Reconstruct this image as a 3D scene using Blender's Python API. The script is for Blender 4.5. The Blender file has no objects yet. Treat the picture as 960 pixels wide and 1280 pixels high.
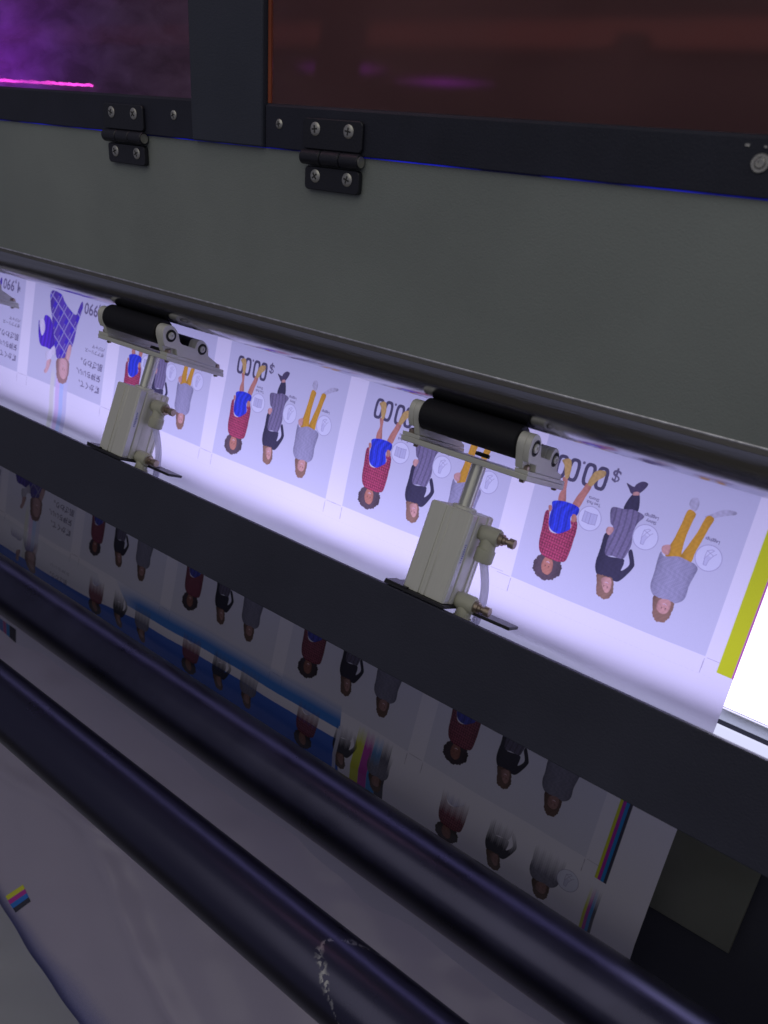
import bpy, bmesh, math, random
import numpy as np
from mathutils import Vector, Matrix
random.seed(4); rng = np.random.default_rng(7)
C = bpy.context.scene.collection
sin, cos, rad, PI = math.sin, math.cos, math.radians, math.pi

# ---------------------------------------------------------------------------------------------
# Machine frame: X along the printer, m = depth (away from the operator), t = down along the
# printed film.  The film leans 22 degrees from the vertical.  W() turns it into world metres.
# ---------------------------------------------------------------------------------------------
LEAN = rad(22); EYE = 1.45
def W(p):
    x, m, t = p
    return Vector((x, m*cos(LEAN)-t*sin(LEAN), EYE-(t*cos(LEAN)+m*sin(LEAN))))

# ---------------- camera, world, lamps ----------------
Xc = np.array([.79385959, .31915301, -.51761791]); Fc = np.array([-.21579482, .94365841, .25088126])
Mc = np.array([.568524, -.08746523, .81800385])
Yc = cos(LEAN)*Mc-sin(LEAN)*Fc; Zc = -(cos(LEAN)*Fc+sin(LEAN)*Mc)
R = np.array([Xc, Yc, Zc]) @ np.diag([1, -1, -1])
cam_d = bpy.data.cameras.new('camera'); cam = bpy.data.objects.new('camera', cam_d); C.objects.link(cam)
mw = Matrix([list(R[i])+[0] for i in range(3)]+[[0, 0, 0, 1]]); mw.translation = W((0, 0, 0)); cam.matrix_world = mw
cam_d.sensor_fit = 'VERTICAL'; cam_d.sensor_height = 36; cam_d.lens = 965/1280*36
cam_d.clip_start = .02; cam_d.clip_end = 50
cam_d.dof.use_dof = True; cam_d.dof.focus_distance = .62; cam_d.dof.aperture_fstop = 9
sc = bpy.context.scene; sc.camera = cam
sc.view_settings.view_transform = 'Standard'; sc.view_settings.look = 'None'
sc.view_settings.exposure = 0; sc.view_settings.gamma = 1
sc.cycles.use_denoising = True; sc.cycles.max_bounces = 8; sc.cycles.transmission_bounces = 6
sc.cycles.transparent_max_bounces = 8; sc.cycles.sample_clamp_indirect = 4
w = bpy.data.worlds.new('World'); sc.world = w; w.use_nodes = True
w.node_tree.nodes['Background'].inputs[0].default_value = (.56, .56, .78, 1)
w.node_tree.nodes['Background'].inputs[1].default_value = .17

def area(name, loc, target, size, sizey, power, col):
    d = bpy.data.lights.new(name, 'AREA'); d.shape = 'RECTANGLE'; d.size = size; d.size_y = sizey
    d.energy = power; d.color = col
    o = bpy.data.objects.new(name, d); C.objects.link(o); o.location = W(loc)
    o.rotation_euler = (W(target)-W(loc)).to_track_quat('-Z', 'Y').to_euler(); return o
area('room_ceiling_light', (.3, -2.2, -1.5), (-.45, .5, .2), 5.0, 3.2, 25.0, (1, .97, .88))
area('uv_curing_light', (-.775, .478, -.1285), (-.765, .44, -.150), .16, .008, .065, (.30, .0, 1))
area('cabinet_fill_light', (-.25, .50, -.42), (-.3, .66, -.2), .9, .05, .22, (1, .48, .62))  # unseen fill added to brighten the rail and cabinet behind the windows

# ---------------- materials ----------------
def newmat(name):
    m = bpy.data.materials.new(name); m.use_nodes = True
    return m, m.node_tree, m.node_tree.nodes['Principled BSDF']
def mat(name, col, rough=.5, metal=0, bump=0, bscale=300, var=0, vscale=20, spec=.5, coat=0, stretch=None, rvar=0):
    m, nt, p = newmat(name); N, L = nt.nodes, nt.links
    p.inputs['Base Color'].default_value = (*col, 1); p.inputs['Roughness'].default_value = rough
    p.inputs['Metallic'].default_value = metal; p.inputs['Specular IOR Level'].default_value = spec
    p.inputs['Coat Weight'].default_value = coat
    tc = N.new('ShaderNodeTexCoord'); mp = N.new('ShaderNodeMapping'); L.new(tc.outputs['Object'], mp.inputs[0])
    if stretch: mp.inputs['Scale'].default_value = stretch
    if var or rvar:
        n = N.new('ShaderNodeTexNoise'); n.inputs['Scale'].default_value = vscale; n.inputs['Detail'].default_value = 5
        L.new(mp.outputs[0], n.inputs[0])
        if var:
            r = N.new('ShaderNodeMapRange'); r.inputs[1].default_value = .3; r.inputs[2].default_value = .7
            r.inputs[3].default_value = 1-var; r.inputs[4].default_value = 1+var; L.new(n.outputs[0], r.inputs[0])
            mx = N.new('ShaderNodeVectorMath'); mx.operation = 'SCALE'; mx.inputs[0].default_value = col
            L.new(r.outputs[0], mx.inputs['Scale']); L.new(mx.outputs[0], p.inputs['Base Color'])
        if rvar:
            r = N.new('ShaderNodeMapRange'); r.inputs[1].default_value = .3; r.inputs[2].default_value = .7
            r.inputs[3].default_value = rough-rvar; r.inputs[4].default_value = rough+rvar; L.new(n.outputs[0], r.inputs[0])
            L.new(r.outputs[0], p.inputs['Roughness'])
    if bump:
        n = N.new('ShaderNodeTexNoise'); n.inputs['Scale'].default_value = bscale; n.inputs['Detail'].default_value = 3
        L.new(mp.outputs[0], n.inputs[0])
        b = N.new('ShaderNodeBump'); b.inputs['Strength'].default_value = bump; b.inputs['Distance'].default_value = .0005
        L.new(n.outputs[0], b.inputs['Height']); L.new(b.outputs[0], p.inputs['Normal'])
    return m
def emis(name, col, s):
    m, nt, p = newmat(name); p.inputs['Base Color'].default_value = (0, 0, 0, 1)
    p.inputs['Emission Color'].default_value = (*col, 1); p.inputs['Emission Strength'].default_value = s
    return m
M = dict(
 cover=mat('powder coated cover', (.270, .298, .272), .5, 0, .5, 900, .10, 7, .4, rvar=.10),
 frame=mat('black anodised frame', (.022, .024, .038), .5, 0, .4, 800, .12, 30, .4),
 post=mat('slate painted post', (.048, .055, .075), .55, 0, .5, 900, .06, 20, .35),
 hinge=mat('black hinge', (.016, .017, .024), .4, 0, .5, 600, .1, 40, .5),
 screw=mat('zinc screw', (.55, .54, .48), .35, .8, .2, 900, .15, 200),
 recess=mat('dark recess', (.05, .05, .045), .6, .4),
 steel=mat('polished steel', (.44, .44, .46), .13, 1, .15, 60, .08, 12, stretch=(.6, 40, 40), rvar=.03),
 lip=mat('folded cover lip', (.13, .125, .115), .42, .2, .2, 400, .1, 12, stretch=(1, 20, 20)),
 lipedge=mat('lip highlight', (.75, .75, .78), .3, .7, .3, 600, .3, 200),
 alu=mat('anodised aluminium', (.70, .70, .62), .40, .12, .08, 900, .025, 60, stretch=(12, 1, 1)),
 alu2=mat('bright aluminium rail', (.62, .64, .70), .3, .6, .2, 500, .1, 20, stretch=(.4, 8, 8)),
 rod=mat('ground piston rod', (.60, .60, .54), .25, .6, .1, 500),
 rubber=mat('black rubber', (.010, .010, .013), .55, 0, .5, 500, .1, 30, .3),
 fitting=mat('cream plastic fitting', (.50, .50, .38), .45, 0, .2, 400, .05, 50),
 brass=mat('nickel brass knob', (.42, .34, .26), .35, .8, .2, 600, .1, 200),
 plate=mat('black mounting plate', (.012, .012, .016), .45, 0, .3, 500),
 beam=mat('black painted beam', (.040, .042, .062), .55, 0, .6, 700, .14, 11, .35, rvar=.12),
 roller=mat('black anodised tube', (.068, .066, .108), .30, .9, .02, 500, .15, 22, .5, rvar=.04),
 dark=mat('dark machine steel', (.022, .023, .036), .6, 0, .3, 300, .1, 12, .3),
 smoke=mat('smoked panel', (.065, .068, .058), .30, 0, .1, 60, .3, 9, .5),
 red=mat('rail red', (.24, .11, .10), .5, 0, .2, 200, .25, 12),
 floor=mat('concrete floor', (.16, .145, .11), .7, 0, .4, 100, .15, 6),
 lampW=emis('led light', (.70, .665, 1.0), 2.3),
 stripglow=emis('edge strip with own glow', (.72, .74, 1.0), 1.0),
 uvline=emis('uv lamp face', (.62, .10, 1.0), 16),
 uvdim=emis('reflected uv streak', (.30, .02, .60), .35),
 amber=mat('amber acrylic edge', (.32, .085, .04), .3, 0, 0, 100, .2, 30),
)
# blue leak: UV light at the gap put in as a glowing strip, uneven
m_, nt, p = newmat('blue leak glow'); M['blue'] = m_
p.inputs['Base Color'].default_value = (0, 0, 0, 1); p.inputs['Emission Color'].default_value = (.02, .03, 1, 1)
tc = nt.nodes.new('ShaderNodeTexCoord'); mp = nt.nodes.new('ShaderNodeMapping'); mp.inputs['Scale'].default_value = (9, 0, 0)
ns = nt.nodes.new('ShaderNodeTexNoise'); ns.inputs['Scale'].default_value = 1.4; mr = nt.nodes.new('ShaderNodeMapRange')
mr.inputs[1].default_value = .44; mr.inputs[2].default_value = .66; mr.inputs[3].default_value = .015; mr.inputs[4].default_value = .5
nt.links.new(tc.outputs['Object'], mp.inputs[0]); nt.links.new(mp.outputs[0], ns.inputs[0]); nt.links.new(ns.outputs[0], mr.inputs[0])
nt.links.new(mr.outputs[0], p.inputs['Emission Strength'])

m_ = M['lampW']; nt = m_.node_tree; p = nt.nodes['Principled BSDF']      # leds sit along its lower middle
tc = nt.nodes.new('ShaderNodeTexCoord'); mp = nt.nodes.new('ShaderNodeMapping'); mp.vector_type = 'POINT'
mp.inputs['Location'].default_value = (.09, 0, .0); mp.inputs['Scale'].default_value = (.95, 0, 7.0)
gr = nt.nodes.new('ShaderNodeTexGradient'); gr.gradient_type = 'QUADRATIC_SPHERE'
mr = nt.nodes.new('ShaderNodeMapRange'); mr.inputs[3].default_value = 1.70; mr.inputs[4].default_value = 3.7
LAMP_MAP = mp
nt.links.new(tc.outputs['Object'], mp.inputs[0]); nt.links.new(mp.outputs[0], gr.inputs[0]); nt.links.new(gr.outputs[0], mr.inputs[0])
nt.links.new(mr.outputs[0], p.inputs['Emission Strength'])
def soft_streak(name, col, s):
    m = emis(name, col, s); nt = m.node_tree; p = nt.nodes['Principled BSDF']; N, L = nt.nodes, nt.links
    tc = N.new('ShaderNodeTexCoord'); mp = N.new('ShaderNodeMapping'); mp.inputs['Location'].default_value = (-.7, -.5, -.5); mp.inputs['Scale'].default_value = (1.4, 0, 1.9)
    g = N.new('ShaderNodeTexGradient'); g.gradient_type = 'QUADRATIC_SPHERE'; mu = N.new('ShaderNodeMath'); mu.operation = 'MULTIPLY'; mu.inputs[1].default_value = s
    mp.inputs['Location'].default_value = (-.70, 0, -.95)
    L.new(tc.outputs['Generated'], mp.inputs[0]); L.new(mp.outputs[0], g.inputs[0]); L.new(g.outputs[0], mu.inputs[0]); L.new(mu.outputs[0], p.inputs['Emission Strength']); return m
M['uvdim'] = soft_streak('reflected uv streak', (.26, .03, .85), 2.2)
def pane_mat(name, tint, dirtcol, dirt, scale, blur=0):
    m, nt, p = newmat(name); N, L = nt.nodes, nt.links; N.remove(p); out = N['Material Output']
    tr = N.new('ShaderNodeBsdfRefraction') if blur else N.new('ShaderNodeBsdfTransparent'); tr.inputs[0].default_value = (*tint, 1)
    if blur: tr.inputs['Roughness'].default_value = blur; tr.inputs['IOR'].default_value = 1.06
    tl = N.new('ShaderNodeBsdfTranslucent'); tl.inputs[0].default_value = (*dirtcol, 1)
    gl = N.new('ShaderNodeBsdfGlossy'); gl.inputs['Roughness'].default_value = .06
    tc = N.new('ShaderNodeTexCoord'); mp = N.new('ShaderNodeMapping'); mp.inputs['Rotation'].default_value = (0, .6, 0)
    mp.inputs['Scale'].default_value = (1, 1, 2.5)
    n1 = N.new('ShaderNodeTexNoise'); n1.inputs['Scale'].default_value = scale; n1.inputs['Detail'].default_value = 9; n1.inputs['Distortion'].default_value = .4
    mr = N.new('ShaderNodeMapRange'); mr.inputs[1].default_value = .36; mr.inputs[2].default_value = .72
    mr.inputs[3].default_value = dirt*.45; mr.inputs[4].default_value = dirt
    L.new(tc.outputs['Object'], mp.inputs[0]); L.new(mp.outputs[0], n1.inputs[0]); L.new(n1.outputs[0], mr.inputs[0])
    v = N.new('ShaderNodeTexVoronoi'); v.inputs['Scale'].default_value = 420; L.new(tc.outputs['Object'], v.inputs[0])
    lt = N.new('ShaderNodeMath'); lt.operation = 'LESS_THAN'; lt.inputs[1].default_value = .10; L.new(v.outputs['Distance'], lt.inputs[0])
    ml = N.new('ShaderNodeMath'); ml.operation = 'MULTIPLY_ADD'; ml.inputs[1].default_value = .25; L.new(lt.outputs[0], ml.inputs[0]); L.new(mr.outputs[0], ml.inputs[2])
    a = N.new('ShaderNodeMixShader'); L.new(ml.outputs[0], a.inputs[0]); L.new(tr.outputs[0], a.inputs[1]); L.new(tl.outputs[0], a.inputs[2])
    fr = N.new('ShaderNodeFresnel'); fr.inputs[0].default_value = 1.3
    ge = N.new('ShaderNodeNewGeometry'); om = N.new('ShaderNodeMath'); om.operation = 'SUBTRACT'; om.inputs[0].default_value = 1; L.new(ge.outputs['Backfacing'], om.inputs[1])
    fm = N.new('ShaderNodeMath'); fm.operation = 'MULTIPLY'; L.new(fr.outputs[0], fm.inputs[0]); L.new(om.outputs[0], fm.inputs[1])
    b = N.new('ShaderNodeMixShader'); L.new(fm.outputs[0], b.inputs[0]); L.new(a.outputs[0], b.inputs[1]); L.new(gl.outputs[0], b.inputs[2])
    L.new(b.outputs[0], out.inputs[0]); return m
M['paneL'] = pane_mat('dusty amber acrylic', (.55, .36, .36), (.8, .75, .8), .62, 26)
M['paneR'] = pane_mat('amber acrylic', (.74, .52, .48), (.62, .52, .44), .50, 6, .4)
m_, nt, p = newmat('clear hose'); M['hose'] = m_
p.inputs['Base Color'].default_value = (.80, .78, .95, 1); p.inputs['Roughness'].default_value = .2
h_out = nt.nodes['Material Output']; h_t = nt.nodes.new('ShaderNodeBsdfTransparent'); h_l = nt.nodes.new('ShaderNodeBsdfTranslucent')
h_l.inputs[0].default_value = (.9, .9, 1, 1); h_a = nt.nodes.new('ShaderNodeMixShader'); h_b = nt.nodes.new('ShaderNodeMixShader')
h_a.inputs[0].default_value = .55; h_b.inputs[0].default_value = .35
nt.links.new(h_t.outputs[0], h_a.inputs[1]); nt.links.new(h_l.outputs[0], h_a.inputs[2])
nt.links.new(h_a.outputs[0], h_b.inputs[1]); nt.links.new(p.outputs[0], h_b.inputs[2]); nt.links.new(h_b.outputs[0], h_out.inputs[0])

# ---------------- mesh building ----------------
def ident(x, y, z): return (x, y, z)
class B:
    def __init__(s): s.v = []; s.f = []
    def add(s, vs, fs):
        k = len(s.v); s.v += [tuple(v) for v in vs]; s.f += [tuple(i+k for i in f) for f in fs]; return s
    def box(s, T, x0, x1, y0, y1, z0, z1):
        vs = [T(x, y, z) for x in (x0, x1) for y in (y0, y1) for z in (z0, z1)]
        return s.add(vs, [(0, 1, 3, 2), (4, 6, 7, 5), (0, 4, 5, 1), (2, 3, 7, 6), (0, 2, 6, 4), (1, 5, 7, 3)])
    def prism(s, T, poly, x0, x1):            # poly in (y, z), extruded along x
        n = len(poly); vs = [T(x0, *q) for q in poly]+[T(x1, *q) for q in poly]
        return s.add(vs, [tuple(range(n)), tuple(range(2*n-1, n-1, -1))]+[(i, (i+1) % n, (i+1) % n+n, i+n) for i in range(n)])
    def prismz(s, T, poly, z0, z1):           # poly in (x, y), extruded along z
        n = len(poly); vs = [T(q[0], q[1], z0) for q in poly]+[T(q[0], q[1], z1) for q in poly]
        return s.add(vs, [tuple(range(n)), tuple(range(2*n-1, n-1, -1))]+[(i, (i+1) % n, (i+1) % n+n, i+n) for i in range(n)])
    def lathe(s, p0, axis, prof, n=28):       # prof = [(distance along axis, radius)]
        p0 = Vector(p0); a = Vector(axis).normalized(); u = a.orthogonal().normalized(); v = a.cross(u)
        vs = []; fs = []
        for d, r in prof:
            for i in range(n):
                th = 2*PI*i/n; vs.append(p0+a*d+(u*cos(th)+v*sin(th))*max(r, 1e-5))
        for j in range(len(prof)-1):
            for i in range(n): fs.append((j*n+i, j*n+(i+1) % n, (j+1)*n+(i+1) % n, (j+1)*n+i))
        fs += [tuple(range(n)), tuple(range(len(prof)*n-1, (len(prof)-1)*n-1, -1))]
        return s.add(vs, fs)
    def cyl(s, p0, p1, r, n=28, ch=0):
        L = (Vector(p1)-Vector(p0)).length
        pr = [(0, r), (L, r)] if not ch else [(0, r-ch), (ch, r), (L-ch, r), (L, r-ch)]
        return s.lathe(p0, Vector(p1)-Vector(p0), pr, n)
    def tube(s, pts, r, n=14):
        pts = [Vector(p) for p in pts]; vs = []; fs = []
        for j, q in enumerate(pts):
            a = (pts[min(j+1, len(pts)-1)]-pts[max(j-1, 0)]).normalized()
            u = a.cross(Vector((1, 0, 0)) if abs(a.x) < .9 else Vector((0, 1, 0))).normalized(); v = a.cross(u)
            for i in range(n): th = 2*PI*i/n; vs.append(q+(u*cos(th)+v*sin(th))*r)
        for j in range(len(pts)-1):
            for i in range(n): fs.append((j*n+i, j*n+(i+1) % n, (j+1)*n+(i+1) % n, (j+1)*n+i))
        fs += [tuple(range(n)), tuple(range(len(pts)*n-1, (len(pts)-1)*n-1, -1))]
        return s.add(vs, fs)
    def build(s, name, material, parent=None, bevel=0, loc=None, smooth=32):
        """link the collected shapes as one mesh; a child shares the origin of its thing"""
        if parent is not None: org = ORG[parent.name]
        else: org = W(loc) if loc else sum((W(v) for v in s.v), Vector())/len(s.v)
        me = bpy.data.meshes.new(name); me.from_pydata([W(v)-org for v in s.v], [], s.f); me.update()
        bm = bmesh.new(); bm.from_mesh(me); bmesh.ops.recalc_face_normals(bm, faces=bm.faces); bm.to_mesh(me); bm.free()
        me.polygons.foreach_set('use_smooth', [True]*len(me.polygons)); me.set_sharp_from_angle(angle=rad(smooth))
        me.materials.append(material)
        o = bpy.data.objects.new(name, me); C.objects.link(o); ORG[o.name] = org
        if parent is not None: o.parent = parent
        else: o.location = org
        if bevel:
            b = o.modifiers.new('bevel', 'BEVEL'); b.width = bevel; b.segments = 2; b.limit_method = 'ANGLE'; b.angle_limit = rad(40)
        return o
ORG = {}
def thing(name, label, cat, loc, group=None):
    o = bpy.data.objects.new(name, None); C.objects.link(o); o.location = W(loc); ORG[o.name] = W(loc)
    o.empty_display_size = .02; return tag(o, label, cat, group)
def tag(o, label, cat, group=None):
    o['label'] = label; o['category'] = cat
    if group: o['group'] = group
    return o
def struct(o): o['kind'] = 'structure'; return o
def copy_tree(o, parent=None):
    c = o.copy(); C.objects.link(c)
    if parent is not None: c.parent = parent
    for ch in list(o.children): copy_tree(ch, c)
    return c

# ---------------- the printed film artwork (flat print, drawn into one image by this script) ----
FIG_P1 = [
  ('hairdark',[(-136.8,160.7),(-136.4,166.1),(-132.3,170.1),(-125.5,171.8),(-118.6,168.5),(-114.1,162.9),(-114.4,156.5),(-117.2,152.7),(-122.0,153.4),(-127.6,153.3),(-132.8,153.1),(-135.6,156.9)]),
  ('skin1',[(-130.4,158.2),(-130.0,162.5),(-127.8,166.1),(-123.6,166.7),(-121.1,162.9),(-121.4,157.0),(-124.3,153.2),(-128.2,153.2)]),
  ('skin1',[(-130.2,110.1),(-125.1,108.9),(-127.2,99.1),(-128.5,91.2),(-132.3,91.3),(-130.1,97.9),(-131.5,104.7)]),
  ('skin1',[(-119.3,109.1),(-114.4,109.6),(-111.8,100.4),(-109.5,90.9),(-113.5,89.8),(-115.4,94.8),(-118.5,103.1)]),
  ('gold',[(-136.5,78.9),(-130.7,76.6),(-128.0,82.7),(-128.1,90.6),(-130.9,90.4),(-133.8,82.4)]),
  ('gold',[(-109.5,90.9),(-113.1,90.0),(-111.2,81.7),(-108.0,78.5),(-102.9,77.7),(-102.4,81.2),(-106.8,86.0)]),
  ('plaid',[(-138.4,120.8),(-135.6,118.8),(-133.5,127.8),(-130.8,133.3),(-124.6,133.2),(-115.9,125.9),(-117.5,120.6),(-113.2,119.1),(-111.2,124.2),(-111.1,134.8),(-111.3,141.3),(-112.7,151.0),(-117.5,153.5),(-121.8,153.9),(-128.5,154.2),(-134.4,151.5),(-137.1,144.2),(-137.7,132.5)]),
  ('blue',[(-134.6,110.5),(-124.6,107.9),(-114.2,109.2),(-114.0,115.2),(-118.2,117.7),(-116.1,125.9),(-119.1,129.7),(-124.1,133.1),(-129.9,132.4),(-133.2,128.7),(-134.2,121.6),(-133.9,116.1)]),
  ('skin1',[(-137.0,115.0),(-134.8,114.2),(-133.8,117.3),(-135.5,119.3)]),
  ('skin1',[(-117.6,115.9),(-114.9,115.0),(-113.0,119.1),(-116.5,121.0)]),
]
FIG_P2 = [
  ('shoe',[(-85.9,81.1),(-80.4,82.2),(-79.2,79.9),(-75.6,76.8),(-71.4,77.4),(-73.2,82.5),(-76.5,86.5),(-80.7,87.3),(-83.7,83.9)]),
  ('dark',[(-79.9,87.9),(-75.1,86.0),(-72.7,98.7),(-82.5,99.8)]),
  ('skin2',[(-79.3,85.8),(-76.0,84.7),(-75.1,86.7),(-79.2,88.1)]),
  ('dark',[(-90.2,121.2),(-86.3,120.8),(-84.9,135.3),(-72.8,134.2),(-71.1,137.6),(-71.4,143.2),(-67.2,136.8),(-70.3,128.5),(-68.5,125.8),(-64.5,133.7),(-63.9,137.8),(-67.3,145.7),(-70.9,151.2),(-74.6,152.3),(-85.4,152.7),(-89.3,148.7),(-90.6,142.3),(-90.2,132.4)]),
  ('greyskirt',[(-90.9,101.2),(-81.6,99.4),(-75.5,97.9),(-67.4,99.9),(-70.3,106.4),(-71.3,114.8),(-69.9,122.3),(-71.2,130.9),(-73.1,134.5),(-80.0,134.8),(-85.9,135.2),(-86.9,123.1),(-85.9,114.6),(-88.8,111.5)]),
  ('skin2',[(-89.8,119.3),(-89.5,115.6),(-85.5,114.7),(-85.0,117.6),(-86.9,121.0)]),
  ('hairblond',[(-87.0,152.0),(-83.1,151.2),(-76.5,150.6),(-73.9,153.8),(-72.4,160.8),(-74.2,166.1),(-78.0,168.0),(-83.4,166.0),(-85.2,159.7)]),
  ('skin2',[(-82.8,153.1),(-77.2,151.2),(-75.0,155.6),(-75.1,160.9),(-77.5,162.9),(-80.9,159.3)]),
]
FIG_P3 = [
  ('shoel',[(-40.3,77.6),(-37.1,76.6),(-35.0,80.3),(-35.8,85.3),(-38.6,85.5),(-41.3,81.7)]),
  ('shoel',[(-29.0,87.1),(-25.8,84.4),(-19.4,79.1),(-12.1,77.8),(-11.0,79.7),(-17.1,82.7),(-23.9,86.8),(-26.8,88.5)]),
  ('mustard',[(-40.6,86.2),(-35.2,87.3),(-35.7,93.1),(-36.8,105.0),(-36.3,115.2),(-36.1,119.6),(-45.8,122.0),(-43.6,107.5),(-42.1,96.6)]),
  ('mustard',[(-28.0,86.7),(-23.1,86.9),(-24.4,94.2),(-26.3,105.1),(-27.6,112.0),(-28.8,121.5),(-35.9,120.2),(-33.4,108.9),(-30.6,99.0)]),
  ('skin2',[(-49.5,116.1),(-44.7,113.7),(-44.1,120.7),(-48.5,120.3)]),
  ('sweater',[(-49.5,120.1),(-46.3,122.6),(-37.4,119.5),(-28.6,120.3),(-25.9,120.6),(-22.9,123.1),(-23.4,128.4),(-24.6,136.8),(-24.3,144.6),(-26.5,149.4),(-31.9,152.6),(-37.1,151.8),(-43.2,152.6),(-47.4,149.3),(-49.3,144.0),(-49.3,135.9),(-49.8,128.1)]),
  ('hairblond',[(-44.5,152.5),(-39.5,152.1),(-30.6,151.8),(-29.6,156.0),(-30.2,163.1),(-32.8,167.6),(-38.2,168.5),(-41.8,163.9)]),
  ('skin2',[(-39.8,152.9),(-33.6,151.0),(-31.6,154.9),(-32.5,160.0),(-36.1,162.2),(-40.5,159.3)]),
]
FIG_J = [
  ('jplaid',[(-118.2,68.8),(-97.1,67.8),(-89.0,74.8),(-78.4,81.0),(-63.7,86.1),(-59.5,77.6),(-54.8,69.1),(-52.1,76.3),(-57.8,95.6),(-64.0,120.9),(-76.8,138.3),(-92.3,143.3),(-98.6,136.0),(-104.5,123.6),(-111.6,98.1)]),
  ('skinj',[(-72.0,123.7),(-66.3,122.5),(-67.0,132.6),(-71.9,143.7),(-77.4,139.9)]),
  ('hairbrown',[(-93.9,145.2),(-77.5,139.3),(-69.1,143.1),(-68.3,155.2),(-72.2,166.9),(-79.3,170.5),(-86.8,170.0),(-92.1,161.8)]),
  ('skinj',[(-89.2,144.1),(-78.2,140.6),(-71.7,144.8),(-70.9,155.8),(-74.8,163.5),(-82.1,164.1),(-87.9,156.3)]),
  ('jpurple',[(-125.6,97.9),(-119.7,97.2),(-112.6,100.6),(-107.3,110.7),(-102.7,127.8),(-108.6,135.3),(-119.7,135.0),(-130.3,134.6),(-135.6,125.4),(-137.7,108.7),(-136.1,106.1),(-132.8,113.4),(-129.0,122.9),(-124.6,114.1),(-127.4,104.5)]),
  ('jwhite',[(-136.1,106.1),(-127.6,103.4),(-124.0,114.0),(-129.0,122.9),(-133.1,116.9)]),
  ('jwhite',[(-118.7,140.2),(-111.3,137.0),(-102.3,130.0),(-97.0,139.0),(-104.4,141.8),(-109.5,152.0),(-116.8,150.2)]),
  ('skinj',[(-114.7,150.8),(-107.4,147.0),(-105.8,150.0),(-110.6,162.0),(-114.9,165.9),(-118.4,163.8),(-115.4,157.9)]),
]
PX = .35e-3; AX0, AX1, AT0, AT1 = -1.06, -.0462, .03, .60
AW = int((AX1-AX0)/PX); AH = int((AT1-AT0)/PX)
art = np.ones((AH, AW, 3), np.float32)
COL = dict(hairdark=(.13, .09, .10), skin1=(.66, .29, .19), skin2=(.78, .44, .35), skinj=(.88, .55, .48), gold=(.72, .50, .16),
  plaid=(.62, .08, .16), blue=(.03, .06, .72), shoe=(.10, .08, .14), dark=(.055, .05, .09), greyskirt=(.26, .23, .34),
  hairblond=(.36, .21, .13), shoel=(.62, .62, .68), mustard=(.78, .42, .03), sweater=(.42, .42, .52), jplaid=(.14, .07, .50),
  hairbrown=(.50, .30, .24), jpurple=(.11, .03, .62), jwhite=(.90, .88, .94))
def smooth_poly(pts, k=5):
    n = len(pts); P = np.array(pts, float); out = []
    for i in range(n):
        p0, p1, p2, p3 = P[i-1], P[i], P[(i+1) % n], P[(i+2) % n]
        for j in range(k):
            u = j/k; out.append(.5*((2*p1)+(p2-p0)*u+(2*p0-5*p1+4*p2-p3)*u*u+(3*p1-p0-3*p2+p3)*u**3))
    return np.array(out)
def fill(poly, paint, alpha=1.0, fade=None):
    """poly in metres (X, t); paint = colour or f(X, T) -> rgb array; fade = f(T) -> alpha"""
    poly = np.asarray(poly, float)
    gx = (poly[:, 0]-AX0)/PX; gy = (poly[:, 1]-AT0)/PX
    i0, i1 = max(0, int(gx.min())-1), min(AW, int(gx.max())+2); j0, j1 = max(0, int(gy.min())-1), min(AH, int(gy.max())+2)
    if i0 >= i1 or j0 >= j1: return
    cov = np.zeros((j1-j0, i1-i0), np.float32)
    for oy in (.25, .75):
        for ox in (.25, .75):
            xs = np.arange(i0, i1)+ox; ys = (np.arange(j0, j1)+oy)[:, None]; ins = np.zeros((j1-j0, i1-i0), bool)
            for a in range(len(gx)):
                x1, y1, x2, y2 = gx[a-1], gy[a-1], gx[a], gy[a]
                if y1 == y2: continue
                c = ((y1 > ys) != (y2 > ys)) & (xs[None, :] < (x2-x1)*(ys-y1)/(y2-y1)+x1); ins ^= c
            cov += ins*.25
    X = AX0+(np.arange(i0, i1)+.5)*PX; T = AT0+(np.arange(j0, j1)+.5)*PX; X, T = np.meshgrid(X, T)
    a = cov*alpha
    if fade is not None: a = a*fade(X, T)
    c = paint(X, T) if callable(paint) else np.array(paint)[None, None, :]
    sub = art[j0:j1, i0:i1]; sub[:] = sub*(1-a[..., None])+c*a[..., None]
def rect(x0, x1, t0, t1, paint, alpha=1.0, fade=None): fill([(x0, t0), (x1, t0), (x1, t1), (x0, t1)], paint, alpha, fade)
def stroke(pts, wd, paint, alpha=1.0):
    for (a, b) in zip(pts[:-1], pts[1:]):
        a = np.array(a, float); b = np.array(b, float); d = b-a; d /= max(1e-9, np.hypot(*d)); n = np.array([-d[1], d[0]])*wd/2
        fill([a+n-d*wd*.3, b+n+d*wd*.3, b-n+d*wd*.3, a-n-d*wd*.3], paint, alpha)
def ring(cx, ct, rx, ry, wd, paint, alpha=1.0, p=2.0, slant=0):
    th = np.linspace(0, 2*PI, 60, endpoint=False)
    def sup(rx, ry):
        q = np.stack([np.sign(np.cos(th))*np.abs(np.cos(th))**(2/p)*rx, np.sign(np.sin(th))*np.abs(np.sin(th))**(2/p)*ry], 1)
        q[:, 0] += slant*q[:, 1]; return q+[cx, ct]
    o, i = sup(rx, ry), sup(rx-wd, ry-wd)
    fill(np.vstack([o, o[:1], i[:1], i[::-1]]), paint, alpha)
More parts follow.
